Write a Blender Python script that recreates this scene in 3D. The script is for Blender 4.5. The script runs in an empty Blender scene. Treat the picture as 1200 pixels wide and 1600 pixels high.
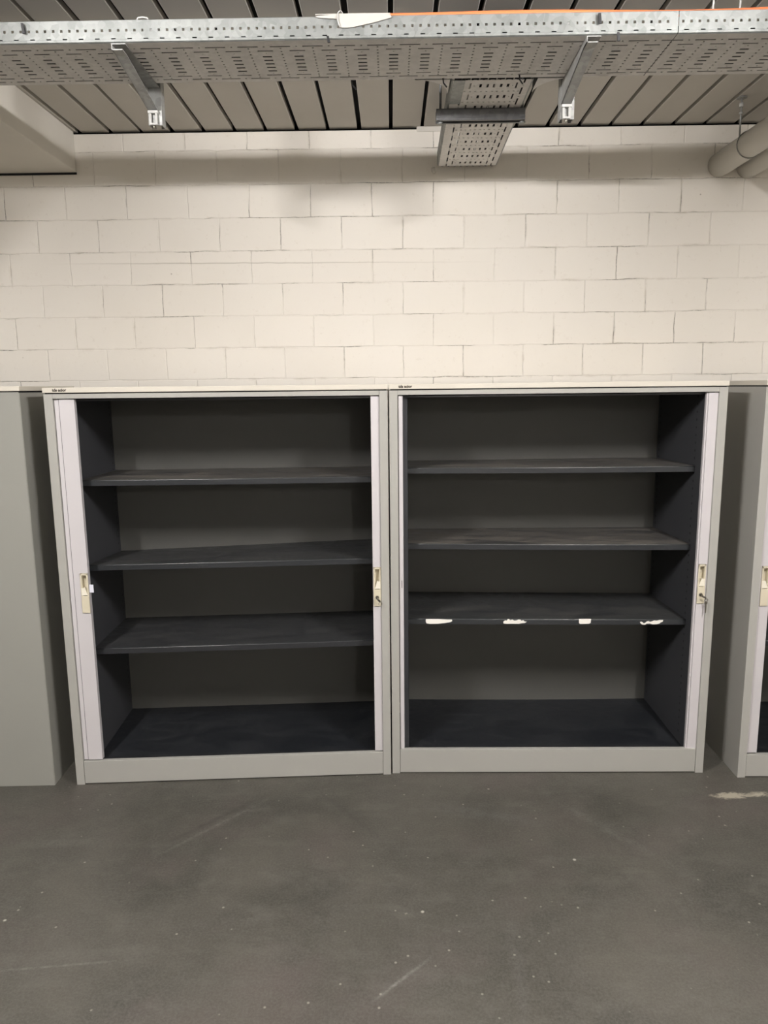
import bpy, bmesh, math, random
from mathutils import Vector, Matrix
random.seed(4)
C = bpy.context.scene.collection
S = 1.18                       # survey units -> metres (300 x 155 mm blocks, 25 mm tray perforation)

# ------------------------------------------------------------------ camera
cd = bpy.data.cameras.new('camera'); cam = bpy.data.objects.new('camera', cd); C.objects.link(cam)
pi_, ro, ya = 0.169, -0.0106, -0.0121
F = Vector((math.sin(ya)*math.cos(pi_), math.cos(ya)*math.cos(pi_), -math.sin(pi_)))
R0 = Vector((math.cos(ya), -math.sin(ya), 0)); U0 = R0.cross(F)
RX = R0*math.cos(ro)+U0*math.sin(ro); UY = -R0*math.sin(ro)+U0*math.cos(ro)
m = Matrix((RX, UY, -F)).transposed().to_4x4(); m.translation = Vector((0, 0, 1.4871*S))
cam.matrix_world = m
cd.sensor_fit = 'VERTICAL'; cd.sensor_height = 36; cd.lens = 1152.07/1600*36
cd.clip_start = 0.05
sc = bpy.context.scene; sc.camera = cam
sc.view_settings.view_transform = 'Standard'; sc.view_settings.look = 'None'
sc.view_settings.gamma = 1; sc.view_settings.use_curve_mapping = False
sc.view_settings.exposure = 0.0
w = bpy.data.worlds.new('world'); sc.world = w; w.use_nodes = True
w.node_tree.nodes['Background'].inputs[0].default_value = (1, .95, .88, 1)
w.node_tree.nodes['Background'].inputs[1].default_value = 0.02
TUBE_STRENGTH = 1090.0
TUBE_COLOR = (1.0, .975, .975)

# ------------------------------------------------------------------ materials
class NT:
    def __init__(s, name):
        s.m = bpy.data.materials.new(name); s.m.use_nodes = True; s.t = s.m.node_tree
        s.b = s.t.nodes['Principled BSDF']; s.co = s.t.nodes.new('ShaderNodeTexCoord').outputs['Object']
    def n(s, typ, **k):
        o = s.t.nodes.new(typ)
        for a, v in k.items(): setattr(o, a, v)
        return o
    def link(s, a, b): s.t.links.new(a, b)
    def put(s, node, key, v):
        if hasattr(v, 'links'): s.link(v, node.inputs[key])
        else: node.inputs[key].default_value = v
    def math(s, op, a, b=0.0, c=None, clamp=False):
        o = s.n('ShaderNodeMath', operation=op); o.use_clamp = clamp
        s.put(o, 0, a); s.put(o, 1, b)
        if c is not None: s.put(o, 2, c)
        return o.outputs[0]
    def noise(s, scale, detail=3, rough=.55, vec=None, dist=0.0, color=False):
        o = s.n('ShaderNodeTexNoise'); s.put(o, 'Scale', scale); s.put(o, 'Detail', detail)
        s.put(o, 'Roughness', rough); s.put(o, 'Distortion', dist); s.link(vec or s.co, o.inputs['Vector'])
        return o.outputs['Color' if color else 'Fac']
    def ramp(s, v, a, b, lo=0.0, hi=1.0):
        o = s.n('ShaderNodeMapRange'); o.clamp = True; s.put(o, 0, v)
        s.put(o, 1, a); s.put(o, 2, b); s.put(o, 3, lo); s.put(o, 4, hi); return o.outputs[0]
    def mix(s, f, a, b):
        o = s.n('ShaderNodeMix', data_type='RGBA'); s.put(o, 0, f)
        for i, v in ((6, a), (7, b)):
            if hasattr(v, 'links'): s.link(v, o.inputs[i])
            else: o.inputs[i].default_value = (*v[:3], 1)
        return o.outputs[2]
    def mapping(s, loc=(0,0,0), rot=(0,0,0), scale=(1,1,1), vec=None):
        o = s.n('ShaderNodeMapping'); o.inputs[1].default_value = loc; o.inputs[2].default_value = rot
        o.inputs[3].default_value = scale; s.link(vec or s.co, o.inputs[0]); return o.outputs[0]
    def xyz(s, vec=None):
        o = s.n('ShaderNodeSeparateXYZ'); s.link(vec or s.co, o.inputs[0]); return o.outputs
    def bump(s, h, dist=.001, strength=1.0):
        o = s.n('ShaderNodeBump'); s.link(h, o.inputs['Height']); o.inputs['Distance'].default_value = dist
        o.inputs['Strength'].default_value = strength; s.link(o.outputs[0], s.b.inputs['Normal'])
    def seg(s, a, b, wid, vec=None):
        """1 inside a thin band around the segment a-b in the xy plane, fading out"""
        ax, ay = a; bx, by = b; L = math.hypot(bx-ax, by-ay); ux, uy = (bx-ax)/L, (by-ay)/L
        X, Y, _ = s.xyz(vec)
        dx = s.math('SUBTRACT', X, ax); dy = s.math('SUBTRACT', Y, ay)
        al = s.math('ADD', s.math('MULTIPLY', dx, ux), s.math('MULTIPLY', dy, uy))
        ac = s.math('ABSOLUTE', s.math('SUBTRACT', s.math('MULTIPLY', dx, uy), s.math('MULTIPLY', dy, ux)))
        f = s.ramp(ac, 0, wid, 1, 0)
        e = s.math('MULTIPLY', s.ramp(al, 0, L*.3, 0, 1), s.ramp(al, L*.6, L, 1, 0))
        return s.math('MULTIPLY', f, e)
    def blob(s, c, rx, ry, vec=None):
        X, Y, _ = s.xyz(vec)
        dx = s.math('DIVIDE', s.math('SUBTRACT', X, c[0]), rx); dy = s.math('DIVIDE', s.math('SUBTRACT', Y, c[1]), ry)
        r = s.math('SQRT', s.math('ADD', s.math('MULTIPLY', dx, dx), s.math('MULTIPLY', dy, dy)))
        return s.ramp(r, 0, 1, 1, 0)
    def out(s, col=None, rough=None, metal=0.0, spec=None):
        if col is not None:
            if hasattr(col, 'links'): s.link(col, s.b.inputs['Base Color'])
            else: s.b.inputs['Base Color'].default_value = (*col, 1)
        if rough is not None: s.put(s.b, 'Roughness', rough)
        s.b.inputs['Metallic'].default_value = metal
        if spec is not None: s.b.inputs['Specular IOR Level'].default_value = spec
        return s.m

def paint(name, col, rough=.45, var=.06, scale=6, metal=0.0, spec=None, bump=.0002, bscale=300):
    t = NT(name); f = t.noise(scale, 4)
    d = tuple(c*(1-var) for c in col); h = tuple(min(1, c*(1+var)) for c in col)
    t.bump(t.noise(bscale, 2), bump, .4)
    return t.out(t.mix(f, d, h), rough, metal, spec)

def wall_material():
    t = NT('painted_blockwork')
    sw = t.n('ShaderNodeCombineXYZ'); X, Y, Z = t.xyz()
    wob = t.noise(9, 3, color=True); wx = t.n('ShaderNodeSeparateColor'); t.link(wob, wx.inputs[0])
    t.link(t.math('ADD', t.math('SUBTRACT', X, .178*S), t.math('MULTIPLY', t.math('SUBTRACT', wx.outputs[0], .5), .012)), sw.inputs[0])
    t.link(t.math('ADD', t.math('SUBTRACT', Z, 1.523*S), t.math('MULTIPLY', t.math('SUBTRACT', wx.outputs[1], .5), .012)), sw.inputs[1])
    def brick(ms, smooth):
        b = t.n('ShaderNodeTexBrick'); b.offset = .5; b.offset_frequency = 2; b.squash = 1
        t.link(sw.outputs[0], b.inputs['Vector']); b.inputs['Scale'].default_value = 1
        b.inputs['Brick Width'].default_value = .253*S; b.inputs['Row Height'].default_value = .131*S
        b.inputs['Mortar Size'].default_value = ms; b.inputs['Mortar Smooth'].default_value = smooth
        b.inputs['Color1'].default_value = (0, 0, 0, 1); b.inputs['Color2'].default_value = (1, 1, 1, 1)
        return b
    b = brick(.0045, 1.0); b2 = brick(.0024, .5)
    # paint tone: slightly different tone per block, faint mottling
    tone = t.n('ShaderNodeSeparateColor'); t.link(b.outputs['Color'], tone.inputs[0])
    base = t.mix(tone.outputs[0], (.735, .69, .615), (.765, .72, .645))
    base = t.mix(t.ramp(t.noise(2.2, 5), .35, .7, 0, .5), base, (.77, .73, .665))
    base = t.mix(t.ramp(t.noise(38, 4, .7), .60, .76, 0, .25), base, (.50, .43, .34))
    smud = t.math('MULTIPLY', brick(.012, 1.0).outputs['Fac'], t.ramp(t.noise(7, 5, .7), .52, .68))
    base = t.mix(t.math('MULTIPLY', smud, .35), base, (.42, .36, .28))
    # hairline cracks running along some of the joints
    crack = t.math('MULTIPLY', b2.outputs['Fac'], t.ramp(t.noise(3.6, 4, .6), .50, .60))
    crack = t.math('MULTIPLY', crack, t.ramp(t.noise(60, 3, .7), .35, .6, .3, 1))
    base = t.mix(t.math('MULTIPLY', crack, .65), base, (.13, .105, .08))
    base = t.mix(t.math('MULTIPLY', b.outputs['Fac'], t.ramp(t.noise(3.3, 3), .4, .65, .0, .10)), base, (.45, .40, .33))
    # extra horizontal joint where a row is split
    sz = t.n('ShaderNodeCombineXYZ'); t.link(X, sz.inputs[0]); t.link(t.math('ADD', Z, t.math('MULTIPLY', t.math('SUBTRACT', wx.outputs[2], .5), .008)), sz.inputs[1])
    s2 = t.seg((-1.45*S, 2.005*S), (.42*S, 1.992*S), .004, sz.outputs[0])
    base = t.mix(t.math('MULTIPLY', s2, .5), base, (.30, .26, .2))
    # tiny pits
    v = t.n('ShaderNodeTexVoronoi'); v.inputs['Scale'].default_value = 7; t.link(t.co, v.inputs['Vector'])
    pit = t.math('MULTIPLY', t.ramp(v.outputs['Distance'], .012, .035, 1, 0), t.ramp(t.noise(3), .5, .55))
    base = t.mix(t.math('MULTIPLY', pit, .6), base, (.2, .16, .12))
    h = t.math('ADD', t.math('MULTIPLY', b.outputs['Fac'], -1.0), t.math('MULTIPLY', t.noise(14, 5, .65), .55))
    h = t.math('ADD', h, t.math('MULTIPLY', s2, -.8))
    h = t.math('ADD', h, t.math('MULTIPLY', crack, -1.2)); h = t.math('ADD', h, t.math('MULTIPLY', tone.outputs[0], .5))
    t.bump(h, .0017, .7)
    return t.out(base, .62, 0, .35)

def floor_material():
    t = NT('worn_concrete')
    base = t.mix(t.ramp(t.noise(1.6, 6, .65, dist=.8), .36, .64), (.044, .042, .034), (.076, .070, .057))
    base = t.mix(t.ramp(t.noise(5, 6, .7, vec=t.mapping(scale=(1, 2.2, 1))), .52, .8, 0, .6), base, (.125, .117, .099))
    base = t.mix(t.ramp(t.noise(2.1, 4, .6, vec=t.mapping(loc=(3, 7, 0))), .5, .7, 0, .75), base, (.080, .066, .058))
    base = t.mix(t.ramp(t.noise(11, 6, .8), .5, .72, 0, .45), base, (.115, .107, .09))
    base = t.mix(t.ramp(t.noise(120, 3, .8), .4, .7, 0, .5), base, (.135, .126, .108))
    def specks(scale, lo, hi, seed, thr):
        v = t.n('ShaderNodeTexVoronoi'); v.inputs['Scale'].default_value = scale
        t.link(t.mapping(loc=(seed, seed*2.3, 0)), v.inputs['Vector'])
        c = t.n('ShaderNodeSeparateColor'); t.link(v.outputs['Color'], c.inputs[0])
        r = t.math('MULTIPLY', t.ramp(v.outputs['Distance'], lo, hi, 1, 0), t.math('GREATER_THAN', c.outputs[0], thr))
        return r
    base = t.mix(t.math('MULTIPLY', specks(7, .025, .055, 1, .55), .9), base, (.42, .40, .34))
    base = t.mix(t.math('MULTIPLY', specks(24, .06, .13, 5, .75), .6), base, (.36, .34, .29))
    base = t.mix(t.math('MULTIPLY', specks(7, .02, .06, 9, .8), .5), base, (.03, .028, .025))
    for a, b, wd, col, k in [((-.815, 2.16), (-.47, 2.52), .018, (.035, .033, .028), .6), ((-.80, 2.12), (-.45, 2.50), .012, (.19, .18, .16), .45),
                             ((-.07, 1.57), (.10, 1.73), .008, (.26, .25, .23), .6), ((-1.1, 1.67), (-.65, 1.72), .007, (.2, .19, .17), .5),
                             ((-.34, 2.60), (-.02, 2.2), .016, (.045, .042, .038), .5), ((.55, 2.5), (.9, 2.05), .03, (.15, .14, .125), .4),
                             ((.3, 1.45), (.33, 1.95), .03, (.14, .13, .12), .35), ((-1.3, 2.2), (-.9, 2.25), .03, (.15, .14, .12), .4),
                             ((.05, 2.45), (.6, 2.3), .05, (.13, .125, .115), .35)]:
        s_ = t.seg((a[0]*S, a[1]*S), (b[0]*S, b[1]*S), wd)
        s_ = t.math('MULTIPLY', s_, t.ramp(t.noise(30, 4, .7), .35, .6))
        base = t.mix(t.math('MULTIPLY', s_, k), base, col)
    # spilled filler / paint beside the right-hand cabinet
    st = t.math('ADD', t.blob((1.20*S, 2.49*S), .13, .05), t.blob((1.33*S, 2.50*S), .18, .045))
    st = t.ramp(t.math('MULTIPLY', t.math('POWER', st, .6), t.noise(13, 6, .8, dist=.8, vec=t.mapping(scale=(1, 2.0, 1)))), .33, .44)
    base = t.mix(t.math('MULTIPLY', st, .75), base, (.42, .38, .29))
    h = t.math('ADD', t.math('MULTIPLY', t.noise(45, 5, .7), .6), t.noise(3, 3))
    t.bump(h, .0012, .5)
    return t.out(base, t.ramp(t.noise(4, 5, .7), .3, .7, .42, .62), 0, .45)

def dusty(name, base, dust, amt, rough=.35):
    """enamelled sheet with dust and rub marks lying on upward faces"""
    t = NT(name)
    g = t.n('ShaderNodeNewGeometry'); N = t.xyz(g.outputs['Normal'])[2]
    up = t.ramp(N, .7, .95)
    col = t.mix(t.noise(5, 4), tuple(c*.9 for c in base), tuple(c*1.1 for c in base))
    f = t.math('MULTIPLY', t.ramp(t.noise(4.5, 6, .65, dist=1.0, vec=t.mapping(scale=(1, 2, 1))), .3, .68), up)
    rub = t.math('MULTIPLY', t.ramp(t.noise(11, 6, .75, dist=2.5), .60, .70), up)
    col = t.mix(t.math('MULTIPLY', f, amt), col, dust)
    col = t.mix(t.math('MULTIPLY', rub, .25), col, tuple(min(1, c*2.2+.03) for c in base))
    t.bump(t.noise(260, 2), .0002, .4)
    return t.out(col, t.ramp(f, 0, 1, rough, .65), 0, .5)

def liner_material():
    t = NT('perforated_side_liner'); X, Y, Z = t.xyz()
    col = t.mix(t.noise(4, 4), (.040, .041, .045), (.052, .053, .057))
    mask = None
    for yc in (.096*S, .470*S):
        dy = t.math('SUBTRACT', Y, yc)
        zz = t.math('SUBTRACT', t.math('FLOORED_MODULO', Z, .0285*S), .0142*S)
        r = t.math('SQRT', t.math('ADD', t.math('MULTIPLY', dy, dy), t.math('MULTIPLY', zz, zz)))
        k = t.ramp(r, .0048, .0068, 1, 0); mask = k if mask is None else t.math('MAXIMUM', mask, k)
    mask = t.math('MULTIPLY', mask, t.math('GREATER_THAN', Z, .13))
    return t.out(t.mix(mask, col, (.002, .002, .002)), .5, 0, .35)

def galv(name, a=(.45, .46, .44), b=(.66, .67, .64), rough=.5, metal=.75):
    t = NT(name)
    v = t.n('ShaderNodeTexVoronoi'); v.inputs['Scale'].default_value = 55; t.link(t.co, v.inputs['Vector'])
    c = t.n('ShaderNodeSeparateColor'); t.link(v.outputs['Color'], c.inputs[0])
    f = t.math('ADD', t.math('MULTIPLY', c.outputs[0], .35), t.math('MULTIPLY', t.noise(9, 5, .65), .75))
    col = t.mix(t.ramp(f, .25, .85), a, b)
    col = t.mix(t.ramp(t.noise(6, 5, .7, vec=t.mapping(loc=(5, 1, 2))), .62, .8, 0, .5), col, tuple(x*.55 for x in a))
    t.bump(t.noise(40, 4), .0006, .4)
    return t.out(col, t.ramp(t.noise(12, 4), .3, .7, rough-.1, rough+.12), metal)

M = dict(
    wall=wall_material(), floor=floor_material(),
    plank=paint('grey_ceiling_plank', (.50, .475, .43), .7, .07, 3, bump=.0008, bscale=25),
    dark=paint('black_gap', (.008, .008, .009), .9, .1),
    beam=paint('painted_concrete', (.60, .57, .51), .7, .06, 4, bump=.002, bscale=18),
    shell=paint('light_grey_enamel', (.375, .365, .33), .42, .04, 3),
    shell2=paint('grey_green_enamel', (.285, .280, .248), .45, .04, 3),
    top=paint('cream_laminate', (.60, .555, .47), .5, .04, 5),
    door=paint('off_white_plastic_slat', (.56, .53, .53), .38, .03, 5),
    handle=paint('beige_moulded_plastic', (.62, .56, .42), .4, .05, 9),
    wedge=paint('pale_moulded_plastic', (.78, .73, .60), .35, .04, 9),
    liner=liner_material(),
    back=paint('grey_back_sheet', (.092, .090, .080), .55, .06, 3),
    shelf=dusty('anthracite_shelf', (.027, .029, .031), (.07, .066, .058), .5, .28),
    shelf_dusty=dusty('dusty_anthracite_shelf', (.028, .030, .032), (.15, .134, .114), .95, .3),
    shelf_clean=dusty('clean_anthracite_shelf', (.026, .027, .029), (.05, .049, .046), .5, .28),
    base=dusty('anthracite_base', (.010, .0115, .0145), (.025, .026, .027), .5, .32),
    galv=galv('galvanised_steel', (.20, .21, .20), (.32, .33, .315), .5, .5), galv_bounce=galv('bounce_lifted_galvanised_steel', (.58, .565, .54), (.70, .68, .65), .65, .1),  # tray undersides coloured paler than the rails, standing in for bounced light
    strut=galv('dark_strut', (.12, .12, .12), (.20, .20, .20), .55, .5),
    post=galv('bracket_steel', (.25, .25, .24), (.40, .40, .38), .5, .4),
    white_plastic=paint('white_plastic', (.44, .435, .41), .5, .04),
    sheet=paint('white_sheet', (.42, .40, .36), .6, .05, 20, bump=.001, bscale=40),
    orange=paint('orange_cable_jacket', (.80, .20, .075), .45, .06),
    pipe=paint('painted_pipe', (.52, .50, .45), .5, .05, 4),
    tie=paint('black_nylon', (.012, .012, .013), .5, .1),
    chrome=paint('nickel', (.30, .28, .24), .3, .1, metal=.9),
    residue=paint('tape_residue', (.85, .82, .74), .8, .04, 60, bump=.002, bscale=90),
    ink=paint('brown_print', (.035, .025, .015), .6, .05),
    sticker=paint('white_sticker', (.70, .70, .76), .6, .03),
    clothes=paint('grey_batten_housing', (.75, .75, .73), .5, .03),
)
t_ = NT('lit_fluorescent_tube'); t_.out((1, 1, 1), .4)
t_.b.inputs['Emission Color'].default_value = (*TUBE_COLOR, 1); t_.b.inputs['Emission Strength'].default_value = TUBE_STRENGTH
M['tube'] = t_.m

# ------------------------------------------------------------------ mesh helpers
class MB:
    """collects shapes (survey units) and links them as ONE mesh object in metres"""
    def __init__(s): s.bm = bmesh.new()
    def box(s, x0, x1, y0, y1, z0, z1, bev=0, mi=0, seg=2):
        r = bmesh.ops.create_cube(s.bm, size=1.0); vs = r['verts']
        for v in vs:
            v.co = Vector(((x0+x1)/2+v.co.x*(x1-x0), (y0+y1)/2+v.co.y*(y1-y0), (z0+z1)/2+v.co.z*(z1-z0)))
        fs = set(f for v in vs for f in v.link_faces)
        for f in fs: f.material_index = mi
        if bev:
            es = list(set(e for v in vs for e in v.link_edges))
            bmesh.ops.bevel(s.bm, geom=es, offset=bev, segments=seg, profile=.5, affect='EDGES')
        return s
    def hexa(s, p, mi=0, bev=0):
        """8 corners: bottom ring 0-3, top ring 4-7"""
        v = [s.bm.verts.new(q) for q in p]
        fs = []
        for idx in ((3, 2, 1, 0), (4, 5, 6, 7), (0, 1, 5, 4), (1, 2, 6, 5), (2, 3, 7, 6), (3, 0, 4, 7)):
            f = s.bm.faces.new([v[i] for i in idx]); f.material_index = mi; fs.append(f)
        if bev:
            es = list(set(e for f in fs for e in f.edges))
            bmesh.ops.bevel(s.bm, geom=es, offset=bev, segments=2, profile=.5, affect='EDGES')
        return s
    def prism(s, pts, a, b, axis='x', mi=0):
        """polygon extruded from a to b along an axis"""
        def P(u, v, w): return {'x': (w, u, v), 'y': (u, w, v), 'z': (u, v, w)}[axis]
        A = [s.bm.verts.new(P(u, v, a)) for u, v in pts]; B = [s.bm.verts.new(P(u, v, b)) for u, v in pts]
        n = len(pts); f = [s.bm.faces.new(A), s.bm.faces.new(B[::-1])]
        for i in range(n): f.append(s.bm.faces.new((A[i], B[i], B[(i+1) % n], A[(i+1) % n])))
        for q in f: q.material_index = mi
        return s
    def tube(s, pts, r, seg=10, caps=True):
        pts = [Vector(p) for p in pts]; rings = []
        for i, p in enumerate(pts):
            d = (pts[min(i+1, len(pts)-1)]-pts[max(i-1, 0)]).normalized()
            a = d.orthogonal().normalized() if i == 0 else (rings_a - d*rings_a.dot(d)).normalized()
            rings_a = a; b = d.cross(a)
            rings.append([s.bm.verts.new(p+(a*math.cos(2*math.pi*k/seg)+b*math.sin(2*math.pi*k/seg))*r) for k in range(seg)])
        for A, B in zip(rings, rings[1:]):
            for k in range(seg):
                f = s.bm.faces.new((A[k], A[(k+1) % seg], B[(k+1) % seg], B[k])); f.smooth = True
        if caps: s.bm.faces.new(rings[0][::-1]); s.bm.faces.new(rings[-1])
        return s
    def build(s, name, mats, parent=None, solid=0):
        bmesh.ops.recalc_face_normals(s.bm, faces=s.bm.faces)
        bmesh.ops.scale(s.bm, vec=(S, S, S), verts=s.bm.verts)
        me = bpy.data.meshes.new(name); s.bm.to_mesh(me); s.bm.free()
        for k in (mats if isinstance(mats, (list, tuple)) else [mats]): me.materials.append(M[k])
        o = bpy.data.objects.new(name, me); C.objects.link(o)
        if parent: o.parent = parent
        if solid:
            md = o.modifiers.new('thickness', 'SOLIDIFY'); md.thickness = solid*S; md.offset = 0
        return o

def tag(o, label=None, cat=None, group=None, kind=None):
    if label: o['label'] = label
    if cat: o['category'] = cat
    if group: o['group'] = group
    if kind: o['kind'] = kind
    return o
def thing(name, label, cat, loc=(0, 0, 0), rz=0, group=None):
    o = bpy.data.objects.new(name, None); C.objects.link(o); o.empty_display_size = .1
    o.location = Vector(loc)*S; o.rotation_euler = (0, 0, rz); return tag(o, label, cat, group)
def origin(o, loc):
    """move a mesh object's origin to loc (survey units) without moving its shape"""
    d = Vector(loc)*S; o.data.transform(Matrix.Translation(-d)); o.location = d; return o

# ------------------------------------------------------------------ room
WY, CZ = 3.2, 2.52
o = MB().box(-4.2, 4.2, -4.2, 3.35, -.1, 0).build('floor', 'floor'); tag(o, kind='structure')
b = MB(); b.box(-4.2, 4.2, WY, WY+.15, 0, CZ-.011)
o = b.build('wall_front', 'wall'); tag(o, kind='structure')
o = MB().box(-4.3, -4.2, -4.2, 3.35, 0, CZ+.1).build('wall_left', 'beam'); tag(o, kind='structure')
o = MB().box(4.2, 4.3, -4.2, 3.35, 0, CZ+.1).build('wall_right', 'beam'); tag(o, kind='structure')
o = MB().box(-4.3, 4.3, -4.3, -4.2, 0, CZ+.1).build('wall_back', 'beam'); tag(o, kind='structure')
# ceiling of long narrow planks with open joints, black void above
b = MB(); k = -33
while .004+.127*k < 4.2:
    g = random.uniform(-.002, .002)
    b.box(.004+.127*k+.0075+g, .004+.127*(k+1)-.0075+g, -4.2, WY+.02, CZ, CZ+.02, .002, 0, 1); k += 1
b.box(-4.25, 4.25, -4.2, 3.35, CZ+.03, CZ+.06, 0, 1)
b.box(-4.25, 4.25, WY+.05, WY+.06, CZ-.012, CZ+.03, 0, 1)
o = b.build('ceiling', ['plank', 'dark']); tag(o, kind='structure')
# mortared-up stretch of the joint beside the branch tray
o = MB().box(.11, .30, WY-.004, WY+.03, CZ-.02, CZ-.0005, .002).build('trim_2', 'beam'); tag(o, kind='structure')
# painted concrete beam on the left
b = MB(); b.box(-4.2, -1.283, -4.2, WY-.001, 2.363, CZ-.001, .004)
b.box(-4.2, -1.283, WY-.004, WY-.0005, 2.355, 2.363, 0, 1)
o = b.build('trim_1', ['beam', 'dark']); tag(o, kind='structure')

# luminaires: bare battens running towards the wall, above and behind the camera
for j, (lx, ly) in enumerate([(-1.23, .85), (1.25, .85), (1.25, -3.6)]):  # last batten is an unseen addition, lifting the dark cabinet interiors
    t = thing('batten_light', 'white fluorescent batten under the plank ceiling', 'ceiling light', (lx, ly, CZ), math.pi/2, 'fluorescent battens')
    MB().box(-.40, .40, -.03, .03, -.075, 0, .004).build('housing', 'clothes', t)
    tb = MB(); tb.tube([(-.36, 0, -.105), (.36, 0, -.105)], .013, 10)
    tb.build('tube', 'tube', t)
    for sx in (-1, 1): MB().box(sx*.36-.02*(sx < 0), sx*.36+.02*(sx > 0), -.014, .014, -.12, -.07, .003).build('lamp_holder', 'white_plastic', t)

# ------------------------------------------------------------------ roller-door cabinets
HB = 1.472
def shelf_mesh(xl, xr, yf, yb, zfl, zfr, zbl, zbr, lip=.021, sag=.0, bsag=0.0):
    b = MB(); n = 14; top = []; bot = []
    def z(u, v):
        return (zfl*(1-u)+zfr*u)*(1-v)+(zbl*(1-u)+zbr*u)*v-4*u*(1-u)*(sag*(1-v)+bsag*v)
    prof = [(0.0, -lip), (0.0, -.003), (.0004, -.0015), (.0015, -.0004), (.003, 0.0), (yb-yf, 0.0), (yb-yf, -lip), (yb-yf-.002, -lip), (yb-yf-.002, -.003), (.002, -.003), (.002, -lip)]
    rings = []
    for i in range(n+1):
        u = i/n; rings.append([b.bm.verts.new((xl+(xr-xl)*u, yf+py, z(u, py/(yb-yf))+pz)) for py, pz in prof])
    for A, B in zip(rings, rings[1:]):
        for q in range(len(prof)):
            f = b.bm.faces.new((A[q], A[(q+1) % len(prof)], B[(q+1) % len(prof)], B[q])); f.smooth = q in (1, 2, 3)
    b.bm.faces.new(rings[0]); b.bm.faces.new(rings[-1][::-1])
    return b

def door_mesh(x0, x1, hx, z0=.098, z1=1.453, y0=.008, y1=.028, slats=(), cut=True):
    """closing profile of the roller door, with an opening for the handle when cut"""
    b = MB(); hw = .0145
    if cut:
        b.box(x0, x1, y0, y1, z0, .676); b.box(x0, x1, y0, y1, .827, z1)
        b.box(x0, hx-hw, y0, y1, .676, .827); b.box(hx+hw, x1, y0, y1, .676, .827)
    else: b.box(x0, x1, y0, y1, z0, z1, .003)
    for a, c in slats:
        b.box(a, c, y0+.002, y1-.004, z0, z1, .0012); b.box(c-.0008, c+.0022, y0+.0025, y1-.005, z0, z1, 0, 1)
    return b

def handle(parent, hx, flip, lock, lab=None):
    b = MB(); hw = .0140; y0 = .0055
    b.box(hx-hw, hx-hw+.006, y0, .026, .677, .826, .0008); b.box(hx+hw-.006, hx+hw, y0, .026, .677, .826, .0008)
    b.box(hx-hw, hx+hw, y0, .026, .819, .826, .0008); b.box(hx-hw, hx+hw, y0-.001, .026, .677, .742, .0012)
    b.box(hx-hw, hx+hw, .024, .027, .677, .826)
    h = b.build('handle', 'handle', parent)
    # sliding thumb piece, sloping out of the recess
    q = MB(); s_ = 1 if flip else -1; ex = hx-.0115*s_; xx = hx+.010*s_
    q.prism([(ex, .745), (xx, .745), (hx+.001*s_, .772), (ex, .772)], .0045, .018, 'y')
    q.build('thumb_slide', 'wedge', h)
    if lock:
        l = MB(); l.tube([(hx-.001, y0-.005, .712), (hx-.001, .012, .712)], .0065, 14)
        l.build('lock', 'chrome', h)
    return h

def lettering(parent, txt, x, z, size, y):
    cu = bpy.data.curves.new('lettering', 'FONT'); cu.body = txt; cu.size = size*S; cu.extrude = .0002; cu.offset = .0007
    tmp = bpy.data.objects.new('tmp', cu); C.objects.link(tmp)
    me = bpy.data.meshes.new_from_object(tmp.evaluated_get(bpy.context.evaluated_depsgraph_get()))
    bpy.data.objects.remove(tmp); me.materials.clear(); me.materials.append(M['ink'])
    me.transform(Matrix.Translation(Vector((x, y, z))*S) @ Matrix.Rotation(math.pi/2, 4, 'X'))
    me.name = 'lettering'; o = bpy.data.objects.new('lettering', me); C.objects.link(o); o.parent = parent

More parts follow.
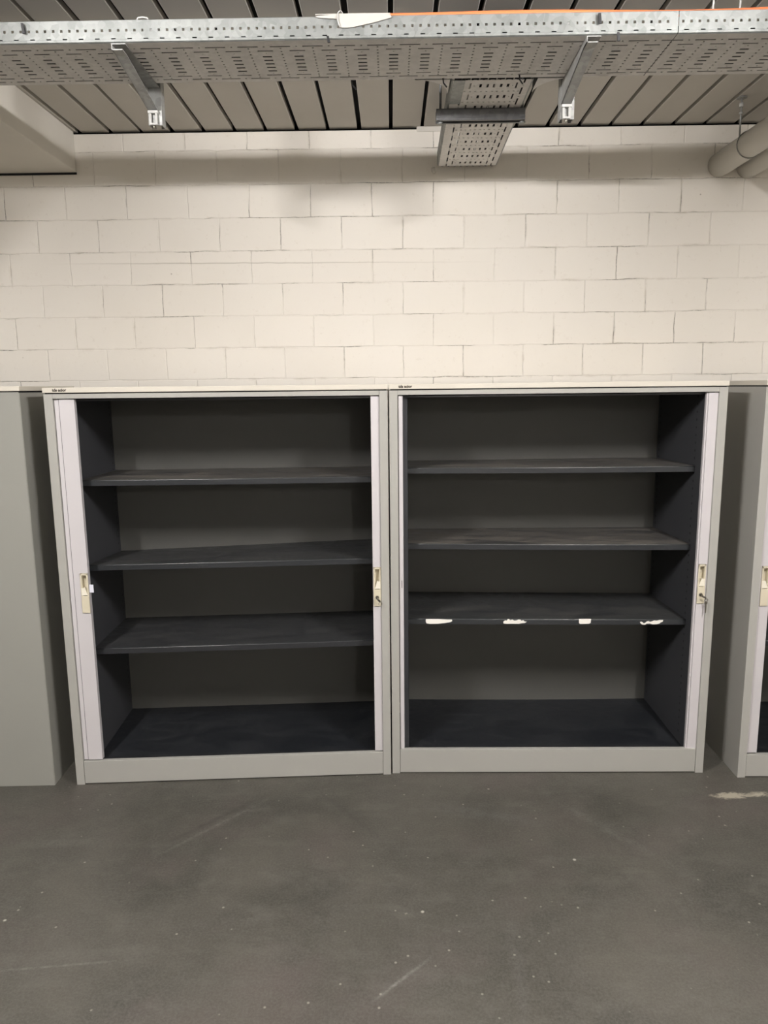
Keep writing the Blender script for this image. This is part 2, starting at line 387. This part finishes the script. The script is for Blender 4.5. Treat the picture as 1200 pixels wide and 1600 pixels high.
def cabinet(label, loc, rz, lin, shelves, floor_z, doors, pz, group, text=None, W=1.2, D=.51, st=.030, bsag=0.0):
    t = thing('roller_door_cabinet', label, 'cabinet', loc, rz, group)
    for a in (0, W-st):
        sp = MB(); sp.box(a, a+st, 0, .002+.003, 0, HB, .0008)               # front stile
        o_ = 0 if a == 0 else W-.004
        sp.box(o_, o_+.004, .004, D, 0, HB, .0008)                           # outer skin
        i_ = st-.003 if a == 0 else W-st
        sp.box(i_, i_+.003, .004, .012, .09, HB-.02)                          # return of the stile
        sp.build('side_panel', 'shell', t)
    MB().box(st+.0006, W-st-.0006, .0, .02, HB-.0165, HB, .0008).build('top_rail', 'shell', t)
    MB().box(.004, W-.004, .006, D-.004, HB-.006, HB+.004).build('shadow_gap_sheet', 'dark', t)  # inset black sheet, paints the shadow line below the worktop
    wt = MB().box(-.001, W+.001, -.005, D+.002, HB+.004, HB+.022, .0015).build('worktop', 'top', t)
    if text: lettering(wt, text, .034, HB+.009, .0135, -.0054)
    MB().box(st+.001, W-st-.001, .002, .02, .004, pz, .001).build('plinth', 'shell', t)
    MB().box(st+.002, W-st-.002, .018, .036, pz-.012, pz-.004, .001).build('door_track', 'dark', t)
    MB().box(.006, W-.006, D-.012, D-.008, .07, HB-.01).build('back_panel', 'back', t)
    xl, xr = lin
    l = MB(); l.box(xl-.002, xl, .031, D-.013, .07, HB-.01); l.box(.034, xl, .031, .033, .07, HB-.01)
    l.build('side_liner', 'liner', t)
    l = MB(); l.box(xr, xr+.002, .031, D-.013, .07, HB-.01); l.box(xr, W-.034, .031, .033, .07, HB-.01)
    l.build('side_liner', 'liner', t)
    fz = floor_z
    shelf_mesh(xl, xr, .038, D-.0125, fz[0], fz[1], fz[2], fz[3], .016, 0, bsag).build('base_shelf', 'base', t)
    MB().box(xl, xr, .033, D-.0125, HB-.026, HB-.02).build('ceiling_panel', 'shelf_clean', t)
    sh = []
    for s_ in shelves:
        z4, mat = s_[:4], s_[4]; zz4 = [1.4871+(z-1.4871)*k for z, k in zip(z4, (1.0131, 1.0131, 1.010, 1.010))]
        sh.append(shelf_mesh(xl+.0008, xr-.0008, .085, D-.016, *zz4, .0215, .001).build('shelf', mat, t))
    dd = []
    for d in doors:
        x0, x1, hx, slats, flip, lock = d
        ds = door_mesh(x0, x1, hx if hx else 0, slats=slats, cut=bool(hx)).build('roller_door', ['door', 'dark'], t)
        if hx: handle(ds, hx, flip, lock)
        dd.append(ds)
    return t, sh, dd

A, shA, dA = cabinet('open light grey roller-door cabinet, left of the two, all its shelf edges clean', (-1.2131, 2.585, 0), .0559,
    (.072, 1.152), [(1.163, 1.160, 1.154, 1.153, 'shelf_dusty'), (.847, .852, .809, .839, 'shelf'), (.523, .5305, .512, .519, 'shelf_clean')],
    (.084, .081, .080, .083), [(.0485, .101, .086, [(.0315, .0468)], True, False), (1.1395, 1.1695, 1.1555, [], False, True)], .0935, 'roller-door cabinets along the wall', 'tds acior')
B, shB, dB = cabinet('open light grey roller-door cabinet with white tape scraps along its lowest shelf edge', (-.0099, 2.6597, 0), -.0043,
    (.066, 1.134), [(1.189, 1.187, 1.175, 1.179, 'shelf_dusty'), (.904, .893, .880, .880, 'shelf_dusty'), (.611, .602, .600, .586, 'shelf')],
    (.086, .084, .086, .086), [(.0315, .0485, None, [], False, False), (1.1365, 1.1695, 1.1515, [], False, True)], .0985, 'roller-door cabinets along the wall', 'tds acior', bsag=.004)
D_, shD, dD = cabinet('light grey roller-door cabinet cut off by the right edge of the picture', (1.306, 2.618, 0), .0,
    (.072, 1.134), [(1.163, 1.163, 1.158, 1.158, 'shelf'), (.85, .85, .84, .84, 'shelf'), (.53, .53, .52, .52, 'shelf_clean')],
    (.084, .084, .083, .083), [(.0315, .070, .051, [], True, False)], .092, 'roller-door cabinets along the wall')

# extra small parts on these doors and shelves
MB().box(1.1295, 1.1362, .010, .026, .098, 1.453, .002).build('door_edge', 'door', dB[1])
MB().box(.101, .1155, .013, .0145, .752, .782, .0006).build('sticker', 'sticker', dA[0])
MB().box(.0405, .0425, .0072, .0085, .744, .772).build('sticker', 'ink', dB[0])
def scrap(pts):
    b = MB(); b.prism([(x*1.012-.0022, 1.4871+(z-1.4871)*1.0131) for x, z in pts], .0842, .0851, 'y'); b.build('tape_scrap', 'residue', shB[2])
scrap([(.134, .6085), (.18, .6088), (.215, .6068), (.234, .6065), (.235, .600), (.228, .596), (.205, .5925), (.18, .590), (.15, .5895), (.137, .592), (.134, .598)])
scrap([(.430+(x-776)*.000566, .588+(348-z)*.00054) for x, z in [(776, 332), (788, 322), (800, 324), (806, 313), (814, 313), (822, 321), (838, 317), (850, 325), (866, 323), (878, 316), (892, 318), (898, 326), (910, 321), (918, 330), (935, 333), (922, 342), (900, 344), (880, 348), (840, 347), (800, 348), (778, 345)]])
scrap([(.717, .606), (.763, .6058), (.7625, .590), (.756, .5865), (.722, .5862), (.718, .590)])
scrap([(.949+(x-652)*.00054, .582+(352-z)*.00053) for x, z in [(652, 332), (662, 329), (672, 334), (680, 342), (690, 338), (700, 328), (714, 325), (722, 331), (738, 327), (752, 321), (770, 323), (790, 317), (815, 318), (812, 330), (798, 336), (790, 344), (770, 349), (742, 350), (722, 344), (700, 345), (690, 353), (668, 351), (658, 343)]])

# keys left hanging in the two locks
def key(label, cab, lx, lz, rz, ringlen, ang):
    t = thing('key', label, 'key', (0, 0, 0)); t.parent = None
    mw = Matrix.Translation(Vector(cab[0])*S) @ Matrix.Rotation(cab[1], 4, 'Z') @ Matrix.Translation(Vector((lx, -.0005, lz))*S)
    t.matrix_world = mw
    MB().box(-.0012, .0012, -.012, -.001, -.003, .003, .0004).build('blade', 'chrome', t)
    bw = MB(); c, s_ = math.cos(ang), math.sin(ang)
    bw.tube([(0, -.013, 0), (c*.004, -.013, s_*.004), (c*.014, -.012, s_*.014)], .0036, 8); bw.build('bow', 'chrome', t)
    rg = MB(); cx, cz = c*.017, s_*.017-.006
    rg.tube([(cx+.006*math.cos(a*math.pi/8), -.0125, cz+.006*math.sin(a*math.pi/8)) for a in range(17)], .0009, 6, False); rg.build('key_ring', 'chrome', t)
    if ringlen:
        k2 = MB(); k2.box(cx-.0055, cx+.0055, -.013, -.011, cz-.018, cz-.006, .001); k2.box(cx-.002, cx+.003, -.013, -.011, cz-.006-ringlen, cz-.018, .0006)
        k2.build('spare_key', 'chrome', t)
    return t
key('small key in the lock between the two open cabinets', ((-1.2131, 2.585, 0), .0559), 1.1545, .711, 0, 0, -.9)
key('key with a spare key dangling from the lock on the far right open cabinet', ((-.0099, 2.6597, 0), -.0043), 1.1495, .711, 0, .045, -.5)

# plain cabinet standing with its closed side to the room, cut off by the left picture edge
t = thing('plain_cabinet', 'plain closed grey cabinet cut off by the left edge of the picture', 'cabinet', (-2.497, 2.545, 0), .0317)
MB().box(.002, 1.2, .0, .002, .0, 1.480, .0006).build('front_panel', 'shell2', t)
MB().box(.0, .02, .003, .48, 0, 1.478, .001).build('side_panel', 'shell2', t); MB().box(1.182, 1.2015, .003, .48, 0, 1.478, .001).build('side_panel', 'shell2', t)
MB().box(.02, 1.182, .462, .48, 0, 1.478, .001).build('rear_panel', 'shell2', t)
MB().box(-.003, 1.205, -.003, .484, 1.4835, 1.5005, .0015).build('worktop', 'top', t)
MB().box(.005, 1.197, .004, .478, 1.4775, 1.4838).build('shadow_gap_sheet', 'dark', t)  # black inset again standing in for the shade under the worktop

# ------------------------------------------------------------------ cable trays
PW = .0845
def holed(b, u0, u1, v0, v1, holes, P):
    us = sorted(set([u0, u1]+[h[0] for h in holes]+[h[1] for h in holes])); us = [u for u in us if u0 <= u <= u1]
    vs = sorted(set([v0, v1]+[h[2] for h in holes]+[h[3] for h in holes])); vs = [v for v in vs if v0 <= v <= v1]
    vv = {}
    def V(i, j):
        if (i, j) not in vv: vv[i, j] = b.bm.verts.new(P(us[i], vs[j]))
        return vv[i, j]
    for i in range(len(us)-1):
        cu = (us[i]+us[i+1])/2
        hs = [h for h in holes if h[0] < cu < h[1]]
        # merge runs of v cells
        for j in range(len(vs)-1):
            cv = (vs[j]+vs[j+1])/2
            if any(h[2] < cv < h[3] for h in hs): continue
            b.bm.faces.new((V(i, j), V(i+1, j), V(i+1, j+1), V(i, j+1)))

def bottom_pattern(u, wd):
    """holes of one pitch starting at u (a dot column sits on u)"""
    k = wd/.262; H = []
    def r(cu, w, v, h): H.append((cu-w/2, cu+w/2, v*k-h/2, v*k+h/2))
    q = u+PW/2
    # long slots straddle the dot column: split between neighbouring pitches
    for v in (.0385, .2340):
        H.append((u, u+.0265, v*k-.0027, v*k+.0027)); H.append((u+PW-.0265, u+PW, v*k-.0027, v*k+.0027)); r(q, .0045, v, .0045)
    for v in (.063, .2125): r(q, .041, v, .0052)
    for v in (.0765, .2005): r(q, .0036, v, .0036)
    for v in (.097, .119, .141, .1635, .1855): r(q, .0245, v, .0074)
    for v in (.049, .067, .084, .103, .121, .140, .155, .174, .193, .211, .225):
        H.append((u, u+.0023, v*k-.0026, v*k+.0026)); H.append((u+PW-.0023, u+PW, v*k-.0026, v*k+.0026))
    return H

def tray(name, label, u_from, n, wd, P, hs=.050, frac=0.0, group=None, both=True):
    """P(u, v, z): u along, v across, z up from the tray bottom"""
    t = thing(name, label, 'cable tray', P(u_from, 0, 0), 0, group); base = Vector(P(u_from, 0, 0))
    Q = lambda u, v, z: Vector(P(u, v, z))-base
    b = MB()
    for i in range(n):
        u = u_from+i*PW
        holed(b, u, u+PW, .006, wd-.006, [(a, c, max(.0065, e), min(wd-.0065, f)) for a, c, e, f in bottom_pattern(u, wd)], lambda a, c: Q(a, c, 0))
    uu = u_from+n*PW
    b.build('perforated_base', 'galv_bounce', t, .0012)
    for side in (0, 1):
        b = MB(); v0 = 0 if side == 0 else wd; vi = .006 if side == 0 else wd-.006
        H = []; nn = int((uu-u_from)/.0208)
        for i in range(nn):
            c = u_from+.0104+i*.0208
            H.append((c-.0031, c+.0031, .0268-.0031, .0268+.0031))
        for i in range(int((uu-u_from)/.0415)):
            c = u_from+.0200+i*.0415
            H.append((c-.0060, c+.0060, .0062, .0090))
        holed(b, u_from, uu, .006, hs, H, lambda a, z: Q(a, v0, z))
        for (a1, z1), (a2, z2) in (((v0, .006), ((v0+vi)/2-(.0015 if side == 0 else -.0015), .0017)), (((v0+vi)/2-(.0015 if side == 0 else -.0015), .0017), (vi, 0)), ((v0, hs), (v0+(vi-v0)*.8, hs+.003)), ((v0+(vi-v0)*.8, hs+.003), (v0+(vi-v0)*1.2, hs-.004))):
            vs = [b.bm.verts.new(Q(u_, a_, z_)) for u_, a_, z_ in ((u_from, a1, z1), (uu, a1, z1), (uu, a2, z2), (u_from, a2, z2))]
            b.bm.faces.new(vs)
        b.build('side_rail', 'galv', t, .0012)
    return t
TZ, TY, TW = 2.36, 2.050, .264
u0 = .731-PW*28-.0
tray('cable_tray', 'long perforated steel cable tray across the top, left of its joint', u0, 28, TW, lambda u, v, z: (u, TY+v, TZ+z), group='cable trays under the ceiling')
tray('cable_tray', 'perforated steel cable tray in the top right corner, right of the joint', 0.733, 6, TW, lambda u, v, z: (u, TY+v, TZ+z), group='cable trays under the ceiling')
tray('branch_cable_tray', 'short perforated cable tray branching off towards the block wall', 2.322, 10, .240, lambda u, v, z: (.181+v+(u-2.32)*.012, u, TZ+z), group='cable trays under the ceiling')

# rounded gussets that join the branch to the long tray
def gusset(label, cx, cy, r, x_in, side):
    b = MB(); pts = [(x_in, TY+TW+.001), (x_in, cy)]
    arc = [(cx+side*r*math.cos(a), cy-r*math.sin(a)) for a in [i*math.pi/2/10 for i in range(11)]]
    pts = [(x_in, TY+TW+.0015)]+[(x_in, cy)]+arc[0:] if 0 else [(x_in, TY+TW+.0015), (x_in, cy)]+arc
    t = thing('tray_gusset', label, 'tray joint', (x_in, TY+TW, TZ))
    f = [Vector((p[0]-x_in, p[1]-TY-TW, 0)) for p in pts]
    b.prism([(q.x, q.y) for q in f], -.0008, .0008, 'z'); b.build('gusset_plate', 'galv_bounce', t)
    w_ = MB(); A = [Vector((p[0]-x_in, p[1]-TY-TW, 0)) for p in arc]
    for p, q in zip(A, A[1:]):
        vs = [w_.bm.verts.new(c) for c in (p, q, q+Vector((0, 0, .05)), p+Vector((0, 0, .05)))]; w_.bm.faces.new(vs)
    w_.build('gusset_flange', 'galv', t, .0012)
gusset('curved steel corner plate on the left side of the branch tray', .075, 2.4155, .1, .1765, 1)
gusset('curved steel corner plate on the right side of the branch tray', .533, 2.4155, .1, .4305, -1)
o = MB().box(.188, .222, 2.318, 2.500, TZ-.003, TZ-.0008, .0008).build('splice_plate', 'galv'); origin(o, (.205, 2.41, TZ-.003))
tag(o, 'bright splice plate at the left corner of the tray branch', 'plate')

# dark strut carrying the branch tray, on two threaded rods
t = thing('support_strut', 'dark steel channel crossing under the branch tray', 'strut', (.292, 2.558, TZ))
b = MB(); b.box(-.142, .142, -.018, .018, -.003, -.0012); b.box(-.142, .142, -.018, -.0155, -.036, -.0012, .0006); b.box(-.142, .142, .0155, .018, -.036, -.0012, .0006)
b.box(-.142, .142, -.0165, -.008, -.036, -.0335); b.box(-.142, .142, .008, .0165, -.036, -.0335); b.box(-.142, .142, -.0195, -.0175, -.0285, -.0265)
b.build('channel', 'strut', t)
for sx in (-.128, .136):
    MB().tube([(sx, 0, -.04), (sx, 0, CZ-TZ)], .004, 8).build('threaded_rod', 'strut', t)
    MB().tube([(sx, 0, -.042), (sx, 0, -.036)], .009, 6).build('nut', 'galv', t)

# cantilever arms on ceiling posts
def bracket(label, x):
    t = thing('tray_bracket', label, 'bracket', (x, 2.335, TZ), 0, 'brackets under the long cable tray')
    yf = TY+.004-2.335; prof = [(yf, -.003), (0, -.003), (0, -.066), (yf+.03, -.017), (yf, -.017)]
    b = MB(); b.prism(prof, -.0185, -.0165, 'x')                              # channel open to the right
    b.prism([(yf+.03, -.017), (0, -.066), (0, -.0635), (yf+.03, -.0145)], -.0185, .010, 'x')
    b.box(-.0185, .010, yf, yf+.03, -.017, -.0145); b.box(-.0185, .018, yf, .0, -.0035, -.001)
    b.prism([(yf+.05, -.012), (0, -.040), (0, -.036), (yf+.05, -.009)], -.0165, -.0125, 'x')
    b.build('arm', 'post', t)
    b = MB(); b.box(-.0205, .0205, .002, .006, -.105, CZ-TZ-.0005, .0006); b.box(-.0205, -.0175, .006, .036, -.105, CZ-TZ-.0005, .0006); b.box(.0175, .0205, .006, .036, -.105, CZ-TZ-.0005, .0006)
    b.box(-.0205, -.008, .034, .036, -.105, CZ-TZ-.0005); b.box(.008, .0205, .034, .036, -.105, CZ-TZ-.0005)
    b.build('post', 'post', t)
    b = MB(); b.box(-.0185, .0115, -.010, .0015, -.0750, -.0665, .0015); b.box(-.0155, -.009, -.008, .0015, -.102, -.0745, .0012); b.box(.002, .0085, -.008, .0015, -.102, -.0745, .0012)
    b.box(-.0155, .0085, -.008, .0015, -.106, -.100, .0012); b.build('end_cap', 'white_plastic', t)
    MB().tube([(-.003, -.002, -.115), (-.003, -.002, -.106)], .004, 8).build('bolt', 'chrome', t)
bracket('cantilever bracket under the long tray on the left', -.692)
bracket('cantilever bracket under the long tray on the right, past the branch tray', .522)

# cables and bits on the long tray
def strand(name, mat, pts, r, label, cat, seg=8, group=None):
    o = MB().tube(pts, r, seg).build(name, mat); origin(o, pts[0]); return tag(o, label, cat, group)
pts = [(-.12+i*.1, 2.068+.004*math.sin(i*.9), 2.4165+.0018*math.sin(i*.55)+(.0 if i else -.006)) for i in range(14)]
strand('power_cable', 'orange', pts, .0082, 'orange cable lying along the rim of the long cable tray', 'cable')
for r_, yy in [(.0105+.0003*(k % 2), 2.068+.0247*k) for k in range(10)]:  # unseen black cables added so the long tray's slots read dark
    strand('slot_filler_cable', 'tie', [(-1.6+i*.15, yy+.0012*math.sin(i*.7), TZ+.0015+r_+.002+.0015*math.sin(i*.5+yy*90)) for i in range(19)], r_, 'added black cable darkening the slots of the long perforated tray', 'cable', 8, 'added black cables inside the long tray')
for r_, xx in [(.0108, .203+.0252*k) for k in range(9)]:  # same added cables, darkening the slots of the branch
    strand('slot_filler_cable', 'tie', [(xx+.0012*math.sin(i*.8)+i*.0006, 2.33+i*.054, TZ+.0035+r_) for i in range(17)], r_, 'added black cable darkening the slots of the branch tray', 'cable', 8, 'added black cables inside the branch tray')

# white sheet draped over the rim
t = thing('white_sheet', 'scrap of white sheet folded over the rim of the long cable tray', 'sheet', (-.13, 2.045, 2.41))
P0 = Vector((-.13, 2.045, 2.41))
b = MB(); poly = [(-.150, 2.4045), (-.131, 2.4035), (-.123, 2.383), (-.105, 2.3825), (-.089, 2.384), (-.036, 2.394), (.008, 2.405), (.004, 2.4125), (-.06, 2.4155), (-.1, 2.4155), (-.15, 2.413), (-.185, 2.4105), (-.18, 2.407)]
b.prism([(x-P0.x, z-P0.z) for x, z in poly], .000, .0025, 'y'); b.build('hanging_flap', 'sheet', t)
b = MB(); b.hexa([Vector(q)-P0 for q in ((-.185, 2.0455, 2.4135), (.004, 2.0455, 2.4135), (-.02, 2.058, 2.4145), (-.16, 2.058, 2.4145), (-.185, 2.0455, 2.4155), (.004, 2.0455, 2.4155), (-.02, 2.058, 2.4165), (-.16, 2.058, 2.4165))]); b.build('top_fold', 'sheet', t)
strand('cable_tie', 'white_plastic', [(-.1225, 2.0435, 2.383), (-.1275, 2.0425, 2.395), (-.1285, 2.0425, 2.408), (-.1275, 2.044, 2.417), (-.1225, 2.05, 2.4245), (-.118, 2.056, 2.4235), (-.115, 2.06, 2.418), (-.1145, 2.06, 2.412)], .0016, 'white cable tie looped over the white sheet', 'cable tie')
strand('cable_tie', 'white_plastic', [(-.645, 2.058, 2.405), (-.642, 2.056, 2.412), (-.638, 2.056, 2.4185), (-.625, 2.056, 2.4195), (-.614, 2.056, 2.417), (-.609, 2.06, 2.408)], .0022, 'white cable tie loop standing on the rim above the left bracket', 'cable tie')
for lab, x, y, z0, z1 in (('black cable tie on the side rail near the upper left corner', -.9265, 2.0445, 2.380, 2.404),
                          ('black cable tie on the side rail above the right bracket', .5335, 2.0445, 2.381, 2.405),
                          ('black cable tie poking out under the rail just right of the right bracket', .582, 2.046, 2.341, 2.361),
                          ('black cable tie under the rail below the white sheet', -.1515, 2.046, 2.348, 2.363)):
    o = MB().hexa([(x-.004, y-.004, z0), (x+.003, y-.004, z0), (x+.003, y, z0), (x-.004, y, z0), (x-.006, y-.004, z1), (x, y-.004, z1), (x, y, z1), (x-.006, y, z1)]).build('cable_tie', 'tie'); origin(o, (x, y, z1)); tag(o, lab, 'cable tie')
for lab, x, y in (('black tie tail sticking down through the long tray above the branch', .155, 2.305), ('black tie tail hanging from the back edge of the tray left of the branch', -.108, 2.312), ('black tie tail below the long tray right of the branch', .372, 2.29)):
    strand('cable_tie', 'tie', [(x, y, TZ+.004), (x+.002, y+.003, TZ-.012), (x+.012, y+.012, TZ-.020)], .0022, lab, 'cable tie')
for lab, x in (('left of the two thin suspension wires at the top right', .838), ('right of the two thin suspension wires at the top right', .907)):
    strand('hanger_wire', 'white_plastic', [(x-.003, 2.1, 2.415), (x+.002, 2.1, CZ)], .0028, lab, 'wire')

# pipes entering the wall, and the rod holding the nearer one
for lab, x, z, y0 in (('left and nearer of the two painted pipes in the upper right corner', 1.336, 2.357, 2.40), ('right of the two painted pipes in the upper right corner', 1.452, 2.350, 2.40)):
    o = MB().tube([(x, y0-.05, CZ), (x, y0-.045, z+.06), (x, y0-.03, z+.025), (x, y0, z+.007), (x, y0+.03, z), (x, WY-.001, z)], .0465, 36).build('pipe', 'pipe'); origin(o, (x, WY, z)); tag(o, lab, 'pipe', 'painted pipes on the right')
t = thing('pipe_hanger', 'thin hanger rod from the ceiling to the painted pipes', 'hanger', (1.296, 2.94, CZ))
MB().tube([(0, 0, 0), (.0, 0, -.135)], .0035, 8).build('rod', 'post', t)
MB().tube([(0, 0, -.02), (0, 0, -.034)], .008, 8).build('coupling', 'white_plastic', t)
MB().tube([(0, 0, -.052), (0, 0, -.058)], .007, 6).build('nut', 'white_plastic', t)
MB().tube([(0, 0, -.0005), (0, 0, -.004)], .018, 16).build('ceiling_rose', 'post', t)
MB().tube([(.040+.0485*math.cos(a*math.pi/12), 0, -.163+.0485*math.sin(a*math.pi/12)) for a in range(25)], .002, 6, False).build('clamp_ring', 'post', t)
# chip of mortar left under the tray where it meets the wall
o = MB().tube([(.176, WY-.012, TZ-.001), (.178, WY-.006, TZ-.012), (.182, WY-.001, TZ-.016)], .008, 8).build('mortar_lump', 'beam'); origin(o, (.178, WY, TZ)); tag(o, 'lump of mortar under the wall end of the branch tray', 'mortar')
